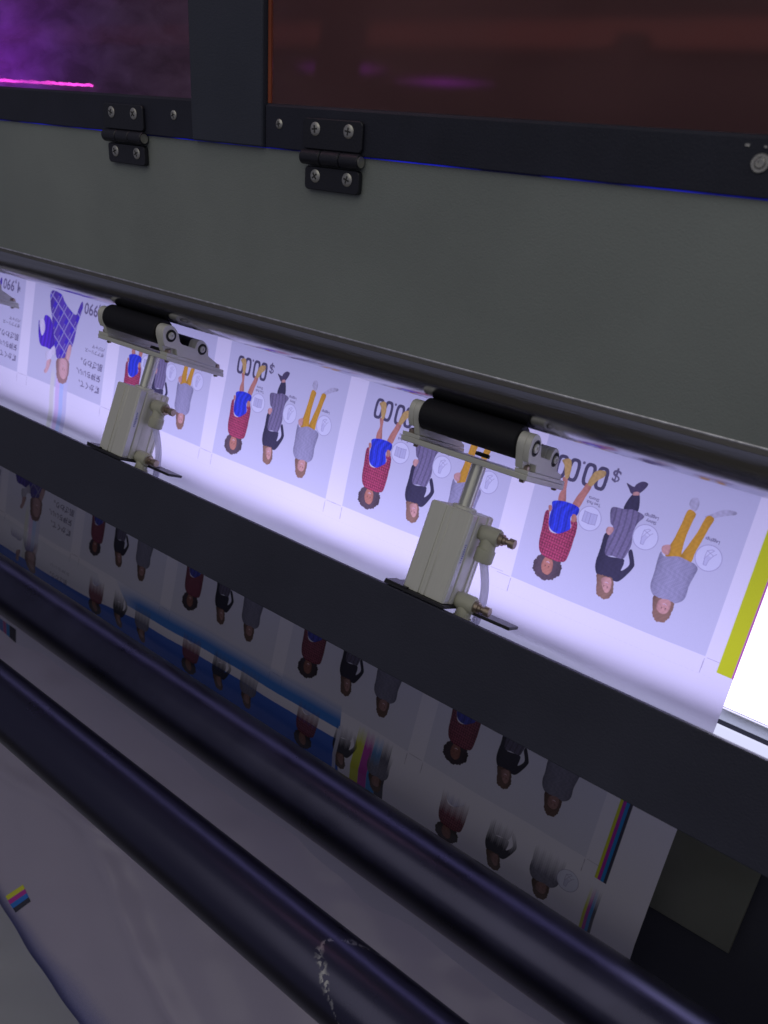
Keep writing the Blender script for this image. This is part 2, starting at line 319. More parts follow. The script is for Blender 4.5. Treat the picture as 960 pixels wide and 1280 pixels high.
def text(body, x0, t0, size, paint, alpha, width=None, fade=None):
    """text turned upside down: reads from x0 towards -X, top of the letters towards +t"""
    cu = bpy.data.curves.new('lettering', 'FONT'); cu.body = body; cu.size = size; cu.resolution_u = 2; cu.offset = size*.018
    o = bpy.data.objects.new('lettering', cu); C.objects.link(o)
    me = o.to_mesh(); me.calc_loop_triangles()
    V = np.array([v.co[:2] for v in me.vertices]); tri = [t.vertices[:] for t in me.loop_triangles]
    o.to_mesh_clear(); bpy.data.objects.remove(o); bpy.data.curves.remove(cu)
    if len(V) == 0: return
    s = 1 if width is None else width/max(1e-6, V[:, 0].max()-V[:, 0].min())
    V = V-[V[:, 0].min(), 0]
    Q = np.stack([x0-V[:, 0]*s, t0+V[:, 1]], 1)
    # union coverage of the triangles
    gx = (Q[:, 0]-AX0)/PX; gy = (Q[:, 1]-AT0)/PX
    i0, i1 = max(0, int(gx.min())-1), min(AW, int(gx.max())+2); j0, j1 = max(0, int(gy.min())-1), min(AH, int(gy.max())+2)
    if i0 >= i1: return
    S = 3; cov = np.zeros(((j1-j0)*S, (i1-i0)*S), bool)
    for a, b, c in tri:
        xs = (gx[[a, b, c]]-i0)*S; ys = (gy[[a, b, c]]-j0)*S
        u0, u1 = max(0, int(xs.min())), min(cov.shape[1], int(xs.max())+2); v0, v1 = max(0, int(ys.min())), min(cov.shape[0], int(ys.max())+2)
        if u0 >= u1 or v0 >= v1: continue
        px = np.arange(u0, u1)+.5; py = (np.arange(v0, v1)+.5)[:, None]
        d = [(xs[(k+1) % 3]-xs[k])*(py-ys[k])-(ys[(k+1) % 3]-ys[k])*(px-xs[k]) for k in range(3)]
        cov[v0:v1, u0:u1] |= ((d[0] >= 0) & (d[1] >= 0) & (d[2] >= 0)) | ((d[0] <= 0) & (d[1] <= 0) & (d[2] <= 0))
    a = cov.reshape(j1-j0, S, i1-i0, S).mean((1, 3))*alpha
    sub = art[j0:j1, i0:i1]; sub[:] = sub*(1-a[..., None])+np.array(paint)*a[..., None]
BG = (.74, .765, .83)
GREY = (.13, .11, .18)
def figure(fig, Rx, dt, dimming=1.0, fade=None):
    for name, pts in fig:
        P = smooth_poly([(Rx+a*1e-3, b*1e-3+dt) for a, b in pts]); c = np.array(COL[name])
        ax, at_ = P[:, 0].mean(), P[:, 1].mean(); wx = max(.001, np.ptp(P[:, 0])/2)
        def paint(X, T, name=name, c=c, ax=ax, at_=at_, wx=wx):
            u, v = (X-Rx)*1e3, (T-dt)*1e3
            k = 1+.10*np.sin(u*1.3+2.7*np.sin(v*.5))*np.sin(v*.9+u*.6)-.35*np.clip(np.abs((X-ax)/wx), 0, 1)**3
            r = c[None, None, :]*k[..., None]
            if name == 'plaid':
                g = ((np.mod(u+v*.06, 2.1) < .55) | (np.mod(v-u*.06, 2.3) < .6)).astype(float); r = r*(1-.55*g[..., None])
                g2 = (np.mod(u+v*.06+.3, 2.1) < .25); r = r+g2[..., None]*np.array([.10, .03, .05])
            elif name == 'greyskirt':
                r = r*(1-.30*(np.sin(u*1.55+.02*v*np.sin(v*.1)) > .55))[..., None]
            elif name == 'blue':
                r = r*(1+.22*np.sin(u*1.1+.25*v+2*np.sin(v*.23))+.15*np.sin(u*3.1-.2*v))[..., None]
            elif name == 'jplaid':
                a = np.mod(u*.85+v*.52, 15); b = np.mod(u*.5-v*.85, 17); s = ((a < 1.6) | (b < 1.6)) | (np.mod(a+4, 15) < .7)
                r = np.where(s[..., None], np.array([.42, .40, .66]), r); r = np.where(((a > 9) & (b > 9))[..., None], np.array([.08, .03, .60]), r)
            elif name == 'sweater':
                r = r*(1+.10*np.sin(u*4)*np.sin(v*3.6))[..., None]
            elif name == 'jpurple':
                r = r*(1+.25*np.sin(u*.9+v*.12))[..., None]
            if dimming != 1: r = r**1.15*.60; r = r*.72+r.mean(2, keepdims=True)*.25
            return np.clip(r, 0, 1)
        if name.startswith('hair'):
            cc = P.mean(0); ph = np.arange(len(P)); P = cc+(P-cc)*(1+.035*np.sin(ph*2.9)+.03*np.sin(ph*1.3+1))[:, None]
        fill(P, paint, .97, fade)
def face(cx, ct, s, Rx, dt, fade=None):
    x, t = Rx+cx*1e-3, ct*1e-3+dt
    for e in (-1, 1):
        ring(x+e*1.5e-3*s, t+.6e-3, .55e-3*s, .4e-3*s, .39e-3*s, (.16, .08, .08), .9)
        stroke([(x+e*2.1e-3*s, t+1.5e-3*s), (x+e*.9e-3*s, t+1.7e-3*s)], .35e-3, (.25, .13, .10), .7)
    stroke([(x-.1e-3, t+.3e-3), (x, t-1.0e-3*s)], .4e-3, (.50, .24, .2), .55)
    stroke([(x-1.3e-3*s, t-2.2e-3*s), (x, t-2.8e-3*s), (x+1.3e-3*s, t-2.2e-3*s)], .55e-3*s, (.95, .88, .88), .9)
    stroke([(x-1.5e-3*s, t-1.9e-3*s), (x, t-2.4e-3*s), (x+1.5e-3*s, t-1.9e-3*s)], .3e-3, (.55, .12, .14), .7)
def badge(cx, ct, Rx, dt, kind):
    x, t = Rx+cx*1e-3, ct*1e-3+dt
    ring(x, t, 8.6e-3, 9e-3, 8.5e-3, (.86, .90, .97), .9); ring(x, t, 8.9e-3, 9.3e-3, .5e-3, (.42, .40, .55), .8)
    if kind == 0:
        for e in (-1, 1):
            P = [(x, t-4e-3), (x+e*5e-3, t-4.4e-3), (x+e*5.2e-3, t+3.4e-3), (x, t+4e-3)]
            fill(P, (.60, .62, .76), .8); stroke(P+[P[0]], .35e-3, (.36, .34, .5), .8)
            stroke([(x+e*2.6e-3, t-4e-3), (x+e*2.6e-3, t+3.8e-3)], .3e-3, (.4, .38, .55), .6)
    else:
        for q in ([(2.5, -7), (.2, -4.2), (-2.8, 1), (-2.2, 6.5), (0, 6.5), (.6, 2), (3, -2.8), (5, -5)], [(-2.5, -5.5), (-3, -1), (-2.8, 1), (-2.2, 6.5)], [(.2, -4.2), (-2.5, -5.5), (1, -7.4), (2.5, -7)], [(3, -2.8), (.2, -4.2)]):
            stroke([(x+a*1e-3*.85, t+b*1e-3*.85) for a, b in q], .4e-3, (.42, .40, .56), .8)
        fill([(x+a*.85e-3, t+b*.85e-3) for a, b in [(-2.8, 1), (-2.2, 6.5), (0, 6.5), (.6, 2), (2, -1), (-.5, -2)]], (.62, .63, .78), .6)
def marks(x, t, e):
    stroke([(x, t+.0015), (x-.0002, t+.0125)], .45e-3, (.35, .3, .4), .8)
    stroke([(x+e*.0015, t+.0005), (x+e*.0125, t+.0005)], .4e-3, (.35, .3, .4), .7)
def poster(Rx, tb, kind, dt=0, dimming=1.0, tone=1.0, head=False):
    """one poster: people stand on their heads; tb = lower edge of its grey field"""
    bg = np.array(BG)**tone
    rect(Rx-.152, Rx, max(.03+dt, .25 if dt else 0), tb, bg)
    for x, e in ((Rx, 1), (Rx-.152, -1)): marks(x, tb, e)
    if kind == 'en':
        for cx in (-135.6, -126.0, -113.8, -104.2):
            ring(Rx+cx*1e-3, .0836+dt, 4.55e-3, 8.8e-3, 2.5e-3, (.08, .07, .12), .94, p=3.2)
        ring(Rx-.1199, .0762+dt, 1.1e-3, 1.1e-3, 1.05e-3, GREY, .85)
        text('$', Rx-.0915, .0745+dt, .0125, GREY, .9)
        figure(FIG_P1, Rx, dt, dimming); face(-125.7, 159.6, 1.0, Rx, dt)
        figure(FIG_P2, Rx, dt, dimming); face(-78.6, 157.6, .9, Rx, dt)
        figure(FIG_P3, Rx, dt, dimming); face(-35.7, 157.2, .9, Rx, dt)
        badge(-104.2, 114.2, Rx, dt, 0); badge(-62.4, 114.0, Rx, dt, 1); badge(-18.6, 113.6, Rx, dt, 1)
        for s, x, t, wd in (('Two Pack', -99.2, 101.6, .011), ('Shorts', -101.3, 98.3, .008), ('Skinny', -58.2, 101.2, .0072), ('Leggings', -57.6, 97.6, .0100), ('Leggings', -15.0, 100.2, .0095)):
            text(s, Rx+x*1e-3, t*1e-3+dt, .0034, GREY, .85, wd)
    else:
        for k, (nm, col) in enumerate((('y', (.86, .90, .72)), ('m', (.86, .68, .92)), ('c', (.56, .72, 1.0)), ('k', (.74, .76, .90)))):
            x0 = Rx-.1005+k*.0078+(0.001 if k else -.002)
            rect(x0, x0+.0078, .150+dt, .232+dt, col, .85, lambda X, T: np.clip((T-dt-.150)/.02, 0, 1))
        figure(FIG_J, Rx, dt, dimming); face(-79, 152.5, 1.25, Rx, dt)
        # price, upside down
        text('¥', Rx-.0105, .0735+dt, .0085, GREY, .9)
        text('1,990', Rx-.0145, .0690+dt, .0185, (.20, .18, .27), .95, .0345)
        for s, x, t, sz, wd in (('暖かくて、', -5.2, 158.2, .0088, .0415), ('気持ちいい、', -5.0, 145.2, .0088, .0485), ('肌ざわり。', -3.6, 132.2, .0088, .043),
                                ('ボアフリース', -3.9, 119.2, .0052, .036), ('パジャマ', -3.6, 113.0, .0048, .0235)):
            text(s, Rx+x*1e-3, t*1e-3+dt, sz, GREY, .92, wd)
# upper, backlit run
for k in range(6):
    poster(-.0681-.1722*k, .1795 if k < 1 else .1775, 'en' if k < 4 else 'jp')
art[int((.20-AT0)/PX):int((.29-AT0)/PX)][:, :int((-.87-AX0)/PX)] = 1
rect(-.0582, -.0480, .03, .1872, (.72, .82, .03)); rect(-.0480, -.0460, .03, .1872, (.62, .12, .42))
for x in np.arange(-1.05, -.06, .004): stroke([(x, .1925), (x+.0022, .1925)], .3e-3, (.5, .5, .62), .35)
# lower run, colours darkened in the art where no backlight reaches
for k in range(6):
    poster(-.0995-.1690*k, .3655, 'en' if k < 4 else 'jp', dt=.1815, dimming=2.0, tone=.55)
# second pass that fades in along the feed direction
ff = lambda a, b: (lambda X, T: np.clip((T-a+.0012*np.sin(X*1100)+.0010*np.sin(X*3700))/(b-a), 0, 1))
tilt = lambda X: (X+.345)*.013      # the second pass sits a little askew
fill([(-.70, .355), (-.347, .3575), (-.343, .3835), (-.66, .3875)], (.05, .26, .72), .97, lambda X, T: np.clip((T-.3595+.010*(X+.345))/.016, 0, 1)*np.clip((X+.70)/.06, 0, 1))
fill([(-1.06, .4115), (-.93, .4112), (-.722, .4071), (-.643, .3976), (-.342, .3940), (-.336, .436), (-1.06, .436)], (.03, .15, .64), .97)
fill([(-1.06, .372), (-.72, .372), (-.70, .403), (-1.06, .411)], (.70, .74, .80), .4)
for k, c in enumerate(((.72, .78, .03), (.55, .03, .42), (.02, .30, .68), (.05, .05, .08))):
    rect(-.3235+k*.0098, -.3235+(k+1)*.0098, .366, .435, c, .95, ff(.368, .386))
    rect(-.0890+k*.0024, -.0890+(k+1)*.0024, .29, .3765, c, .97)
    rect(-.0890+k*.0024, -.0890+(k+1)*.0024, .384, .435, c, .9, ff(.384, .402))
for k in range(6):
    Rx = -.0880-.1690*k-(.0 if k < 4 else .012)
    fs = ff(.378, .398)
    if k < 4:
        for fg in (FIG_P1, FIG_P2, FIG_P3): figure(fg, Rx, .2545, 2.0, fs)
        badge(-18.6, 113.6+24, Rx, .2545, 1) if k == 0 else None
    else:
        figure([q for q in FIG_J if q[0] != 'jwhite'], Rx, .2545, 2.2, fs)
text('肌ざわり。', -.775, .4035, .008, (.10, .10, .2), .7, .035); text('気持ちいい', -.772, .392, .005, (.2, .2, .3), .5, .04)
for x in (-.345,): rect(x, x+.004, .38, .435, (.85, .87, .92), .7)
# blank stretch further down and a colour bar on it
rect(-1.06, -.0462, .4352, .60, (.93, .93, .95))
for x0, x1, c in ((-1.06, -.945, (.16, .26, .55)), (-.9449, -.937, (.55, .16, .36)), (-.9369, -.929, (.05, .30, .62)), (-.9289, -.912, (.03, .03, .06))):
    rect(x0, x1, .535, .566, c)
art *= (1+.012*rng.standard_normal(art.shape[:2]))[..., None].astype(np.float32)
art = np.clip(art, 0, 1)
img = bpy.data.images.new('printed_artwork', AW, AH, alpha=False, float_buffer=False)
img.colorspace_settings.name = 'Non-Color'
buf = np.ones((AH, AW, 4), np.float32); buf[..., :3] = np.sqrt(art[::-1]); img.pixels.foreach_set(buf.ravel()); img.update(); img.pack()
del buf

def film_material(name, use_art=True, lav=(.86, .83, 1.0), trans=(.82, .79, .97)):
    m, nt, p = newmat(name); N, L = nt.nodes, nt.links; N.remove(p); out = N['Material Output']
    di = N.new('ShaderNodeBsdfDiffuse'); tl = N.new('ShaderNodeBsdfTranslucent')
    gl = N.new('ShaderNodeBsdfGlossy'); gl.inputs['Roughness'].default_value = .22
    if use_art:
        t = N.new('ShaderNodeTexImage'); t.image = img; t.interpolation = 'Linear'; t.extension = 'EXTEND'
        sq = N.new('ShaderNodeVectorMath'); sq.operation = 'MULTIPLY'; L.new(t.outputs[0], sq.inputs[0]); L.new(t.outputs[0], sq.inputs[1]); src = sq.outputs[0]
    else:
        tc = N.new('ShaderNodeTexCoord'); n = N.new('ShaderNodeTexNoise'); n.inputs['Scale'].default_value = 11; n.inputs['Detail'].default_value = 6
        L.new(tc.outputs['Object'], n.inputs[0]); cr = N.new('ShaderNodeValToRGB')
        cr.color_ramp.elements[0].color = (.88, .87, .90, 1); cr.color_ramp.elements[1].color = (.95, .95, .95, 1)
        L.new(n.outputs[0], cr.inputs[0]); src = cr.outputs[0]
    for node, k, c in ((di, .80, lav), (tl, .86, trans)):
        mu = N.new('ShaderNodeVectorMath'); mu.operation = 'MULTIPLY'; mu.inputs[1].default_value = tuple(k*q for q in c)
        L.new(src, mu.inputs[0]); L.new(mu.outputs[0], node.inputs[0])
    a = N.new('ShaderNodeMixShader'); a.inputs[0].default_value = .5; L.new(di.outputs[0], a.inputs[1]); L.new(tl.outputs[0], a.inputs[2])
    fr = N.new('ShaderNodeFresnel'); ge = N.new('ShaderNodeNewGeometry'); ir = N.new('ShaderNodeMapRange')   # a thin sheet: same sheen on both faces
    ir.inputs[3].default_value = 1.4; ir.inputs[4].default_value = 1/1.4; L.new(ge.outputs['Backfacing'], ir.inputs[0]); L.new(ir.outputs[0], fr.inputs[0])
    b = N.new('ShaderNodeMixShader'); L.new(fr.outputs[0], b.inputs[0]); L.new(a.outputs[0], b.inputs[1]); L.new(gl.outputs[0], b.inputs[2])
    tc2 = N.new('ShaderNodeTexCoord'); nb = N.new('ShaderNodeTexNoise'); nb.inputs['Scale'].default_value = 60; nb.inputs['Detail'].default_value = 4
    L.new(tc2.outputs['Object'], nb.inputs[0]); bp = N.new('ShaderNodeBump'); bp.inputs['Strength'].default_value = .25; bp.inputs['Distance'].default_value = .0008
    L.new(nb.outputs[0], bp.inputs['Height']); L.new(bp.outputs[0], di.inputs['Normal']); L.new(bp.outputs[0], gl.inputs['Normal'])
    L.new(b.outputs[0], out.inputs[0]); return m
M['film'] = film_material('printed film'); M['paper'] = film_material('blank film', False, (.95, .87, 1.08), (.8, .78, 1))
M['paper2'] = film_material('blank grey sheet', False, (.86, .88, .88), (.7, .7, .8))

# =============================== STRUCTURE ===============================
def sheet(name, x0, x1, prof, nx, wob, material, uv=None, parent=None):
    """a sheet swept along X over a profile of (m, t); wob(x, i) -> offset along m"""
    xs = np.linspace(x0, x1, nx); vs = []; n = len(prof)
    for x in xs:
        for i, (m, t) in enumerate(prof): vs.append((x, m+wob(x, t), t))
    fs = [(a*n+i, a*n+i+1, (a+1)*n+i+1, (a+1)*n+i) for a in range(nx-1) for i in range(n-1)]
    b = B(); b.v = vs; b.f = fs; o = b.build(name, material, parent, smooth=180)
    me = o.data
    if uv is not None:
        l = me.uv_layers.new(name='UVMap'); co = np.array([uv(*vs[i]) for i in range(len(vs))])
        idx = np.array([lp.vertex_index for lp in me.loops]); l.data.foreach_set('uv', co[idx].astype(np.float32).ravel())
    return o
fl = B().add([(-4, -3, 0), (4, -3, 0), (4, 4, 0), (-4, 4, 0)], [(0, 1, 2, 3)])
me = bpy.data.meshes.new('floor'); me.from_pydata(fl.v, [], fl.f); me.materials.append(M['floor'])
o = bpy.data.objects.new('floor', me); C.objects.link(o); struct(o)

PL = (.475, .0293); A14 = rad(14)
HK = .9516            # hood parts were measured on a plane 24 mm further in; this is their true size
def PP(x, s, h):      # cover plane: s up along it, h out towards the operator
    return (x*HK, (PL[0]-sin(A14)*s-cos(A14)*h)*HK, (PL[1]-cos(A14)*s+sin(A14)*h)*HK)

# machine body behind everything
body = thing('printer_body', 'dark steel body of the printer behind the hanging film and windows', 'printer', (-.4, .75, .3))
B().box(ident, -1.7, .5, .80, .82, -.5, 1.0).build('rear_wall', M['dark'], body)
B().box(ident, -1.7, .5, .615, .79, .27, .62).build('lower_housing', M['dark'], body)
B().box(ident, -1.7, .5, .50, .79, -.118, -.112).build('deck', M['dark'], body)
B().box(ident, -1.7, .5, .60, .605, -.11, .02).build('inner_wall', M['dark'], body)
# things inside the cabinet
rail = thing('carriage_rail', 'reddish steel carriage rail running behind the amber window', 'rail', (-.3, .64, -.23))
B().box(ident, -1.5, .3, .64, .66, -.256, -.233).build('rail_bar', M['red'], rail, bevel=.002)
B().box(ident, -1.5, .3, .62, .66, -.300, -.285).build('rail_cap', M['red'], rail, bevel=.002)
B().box(ident, -.285, -.262, .625, .64, -.240, -.12).build('rail_bracket', M['dark'], rail, bevel=.001)
B().box(ident, -.445, -.425, .47, .50, -.36, -.13).build('inner_stile', M['dark'], rail, bevel=.001)
uv = thing('uv_curing_lamp', 'glowing magenta lamp strip low behind the dusty left window', 'lamp', (-.87, .5, -.14))
b = B(); xs = np.linspace(-1.15, -.775, 110)
for i in range(len(xs)-1):
    z = -.1470; h_ = rng.random()**2; b.box(ident, xs[i], xs[i+1]+.00005*rng.random(), .505, .509, z-.0004-.0016*h_, z+.0004+.0007*rng.random())
b.build('lamp_face', M['uvline'], uv)
B().box(ident, -1.15, -.755, .5095, .53, -.1485, -.130).build('lamp_housing', M['dark'], uv)
uv2 = thing('reflected_lamp_streaks', 'faint purple lamp reflections behind the amber window, made as glowing bars', 'lamp', (-.5, .6, -.2))  # purple reflections behind the amber pane, put in as glowing bars
B().box(ident, -.575, -.47, .585, .588, -.2005, -.1915).build('lamp_face', M['uvdim'], uv2)
B().box(ident, -.46, -.36, .585, .588, -.1900, -.1850).build('lamp_face', M['uvdim'], uv2)
B().box(ident, -.575, -.36, .5885, .60, -.2005, -.1820).build('lamp_housing', M['dark'], uv2)

# lit panel behind the film
lp = thing('light_panel', 'glaring white light panel bare at the right edge behind the film', 'light panel', (-.3, .566, .2))
B().box(ident, -1.5, .3, .5640, .568, .045, .2120).build('diffuser', M['lampW'], lp)
B().box(ident, -1.5, .3, .5682, .595, .040, .2160).build('housing', M['dark'], lp)
B().prism(ident, [(.5600, .2122), (.5640, .2122), (.568, .2225), (.5620, .2215)], -1.5, .3).build('lower_rail', M['alu2'], lp, bevel=.0008)
B().prism(ident, [(.5535, .2228), (.5555, .2222), (.5700, .262), (.5675, .264)], -1.5, .3).build('glowing_edge_strip', M['stripglow'], lp)  # edge strip; light falling on it from the panel is given as emission
B().box(ident, -1.5, .3, .572, .60, .2200, .2300).build('rail_channel', M['dark'], lp)

# printed film
prof = [(.4852, -.0035), (.497, -.0012), (.510, .0055), (.5225, .0170), (.533, .0300), (.5425, .0425), (.5485, .0540)]+[(.5500, t) for t in np.linspace(.0610, .410, 60)]
a0 = .410
for i in range(1, 40):
    u = i/39; prof.append((.5500+.030*(1-(1-u)**2), .410+.20*u))
def wob(x, t):
    k = np.clip((t-.06)/.05, 0, 1)
    return k*(.0014*sin(x*9+t*14)+.0010*sin(x*31-t*20)+.0004*sin(x*83+t*40))+.0022*np.exp(-((t-.208)/.016)**2)*(.6+.4*sin(x*4))
film = sheet('printed_film', -1.45, -.0466, prof, 240, wob, M['film'], uv=lambda x, m, t: ((x-AX0)/(AX1-AX0), 1-(t-AT0)/(AT1-AT0)))
tag(film, 'wide lavender film printed with upside down clothing posters, glowing above the black beam', 'printed film')

# steel feed roller above the film
fr = B().cyl((-1.6, .4852, .0265), (.4, .4852, .0265), .0294, 96).build('feed_roller', M['steel'])
tag(fr, 'long polished steel feed roller under the lip of the grey cover', 'roller')

# cover panel with rolled lip
cv = thing('cover_panel', 'large grey green metal cover below the windows, above the lit film', 'cover', PP(-.35, .06, 0))
pr = [(0, -.0016), (0, 0), (.1257, 0), (.1257, -.0016)]
B().prism(lambda x, s, h: PP(x, s, h), pr, -1.6, .4).build('panel', M['cover'], cv)
B().cyl(PP(-1.6, .0002, -.0010), PP(.4, .0002, -.0010), .0012, 14).build('lip_edge', M['lipedge'], cv)  # highlight along the lip put in as a paler edge colour
B().prism(ident, [(.4522, .0270), (.4530, .0270), (.4530, .0312), (.4522, .0314)], -1.6, .4).build('lip_return', M['lip'], cv, bevel=.0004)

# glowing strip added for the blue light leaking under the window frames
bl = B().box(PP, -1.2, .3, .1247, .1275, -.0035, -.0030).build('light_leak', M['blue'])
tag(bl, 'thin blue line of light in the gap between window frames and cover', 'light leak')

def screw(parent, x, s, h, r, wd=None, name='screw', hexs=False):
    p = Vector(PP(x, s, h)); a = Vector(PP(x, s, h+1))-p
    if hexs: B().lathe(p, a, [(-.0005, r), (.0006, r), (.0012, r*.92), (.0012, r*.62), (.0004, r*.58)], 26).build('washer', M['screw'], parent)
    sc_ = B().lathe(p, a, [(-.0006, r*.97), (.0003, r), (.0007, r*.82), (.0010, r*.45), (.0011, .0001)] if not hexs else [(0, r*.55), (.0016, r*.55), (.0020, r*.45), (.0020, r*.25), (.0012, r*.24)], 24).build(name, M['screw'], parent)
    th = random.uniform(0, PI/2); b = B()
    if not hexs:
        for k in (0, 1):
            c, d = cos(th+k*PI/2), sin(th+k*PI/2); L, wv = r*.58, r*.12
            q = [(x+c*L*e1-d*wv*e2, s+d*L*e1+c*wv*e2) for e1, e2 in ((-1, -1), (1, -1), (1, 1), (-1, 1))]
            b.add([PP(a_, b_, h+.00085+.0001*k) for a_, b_ in q]+[PP(a_, b_, h+.00125+.0001*k) for a_, b_ in q], [(0, 1, 2, 3), (7, 6, 5, 4), (0, 4, 5, 1), (1, 5, 6, 2), (2, 6, 7, 3), (3, 7, 4, 0)])
        b.build('cross_recess', M['recess'], sc_)
    return sc_

# window doors
def door(name, label, x0, x1, pane, screws):
    d = thing(name, label, 'window', PP((x0+x1)/2, .15, 0), 'hinged windows of the printer hood')
    B().prism(PP, [(.1265, -.0005), (.1265, .0030), (.1535, .0030), (.1555, .0015), (.1555, -.0005)], x0, x1).build('bottom_rail', M['frame'], d, bevel=.0006)
    B().box(PP, x0+.0005, x1, .1500, .30, -.0042, -.0012).build('pane', pane, d)
    for x, s, r, hx in screws: screw(d, x, s, .003, r, hexs=hx)
    return d
dl = door('hood_window', 'dusty hood window at top left, purple glow behind it', -1.3, -.5328, M['paneL'], [(-.5548, .1427, .0034, False)])
dr = door('hood_window', 'brownish amber hood window at the top right with orange edge', -.4520, .35, M['paneR'],
          [(-.4380, .1425, .0031, False), (-.1059, .1425, .0044, True), (.19, .1425, .0044, True)])
B().box(PP, -.4522, -.4495, .1556, .30, -.0012, .0004).build('pane_edge', M['amber'], dr)
b = B().box(PP, -.1152, -.1130, .1496, .1508, .003, .0036); b.box(PP, -.1060, -.1046, .1494, .1504, .003, .0036); b.build('paint_chip', M['screw'], dr)
po = B().prism(PP, [(.1262, -.002), (.1262, .0048), (.31, .0048), (.31, -.002)], -.5318, -.4535).build('hood_post', M['post'], bevel=.0012)
tag(po, 'slate grey vertical post between the two hood windows', 'post')

def hinge(x, label, dz=0):
    h = thing('hinge', label, 'hinge', PP(x, .12, .004), 'black hinges under the hood windows')
    def leaf(s0, s1, w, nm):
        pts = []; r = .003
        for cx, cs, a0_ in ((x+w/2-r, s1-r, 0), (x-w/2+r, s1-r, 90), (x-w/2+r, s0+r, 180), (x+w/2-r, s0+r, 270)):
            for q in range(5): th = rad(a0_+q*22.5); pts.append((cx+r*cos(th), cs+r*sin(th)))
        bb = B(); n = len(pts); h0, h1 = .0003, .0046
        if nm == 'upper_leaf': h0, h1 = .0031, .0056
        bb.add([PP(a, b_, h0) for a, b_ in pts]+[PP(a, b_, h1) for a, b_ in pts], [tuple(range(n)), tuple(range(2*n-1, n-1, -1))]+[(i, (i+1) % n, (i+1) % n+n, i+n) for i in range(n)])
        return bb.build(nm, M['hinge'], h, bevel=.0006), h1
    _, hu = leaf(.1285, .1480, .0535, 'upper_leaf'); _, hl = leaf(.1020, .1175, .0500, 'lower_leaf')
    b = B()
    for (xa, xb) in ((x-.0268, x-.0085), (x-.0078, x+.0090), (x+.0097, x+.0262)):
        b.cyl(PP(xa, .1232, .0048), PP(xb, .1232, .0048), .0047, 22, .0006)
    b.build('barrel', M['hinge'], h)
    B().cyl(PP(x+.0262, .1232, .0050), PP(x+.0268, .1232, .0050), .0034, 20).build('pin', M['screw'], h)
    for e in (-.0150, .0150):
        screw(h, x+e, .1413, hu, .0042); screw(h, x+e*.98, .1112, hl, .0042)
    return h
hinge(-.3858, 'black hinge with four bright screws under the amber right window')
hinge(-.6180, 'black hinge below the purple glowing left window')

# cross beam
bm_ = B().prism(ident, [(.4552, .1902), (.4610, .1911), (.4650, .2000), (.4720, .2500), (.4705, .2543), (.4552, .2543)], -1.6, .4).build('cross_beam', M['beam'], bevel=.0008)
tag(bm_, 'long matt black beam crossing in front of the film below the pneumatic cylinders', 'beam')

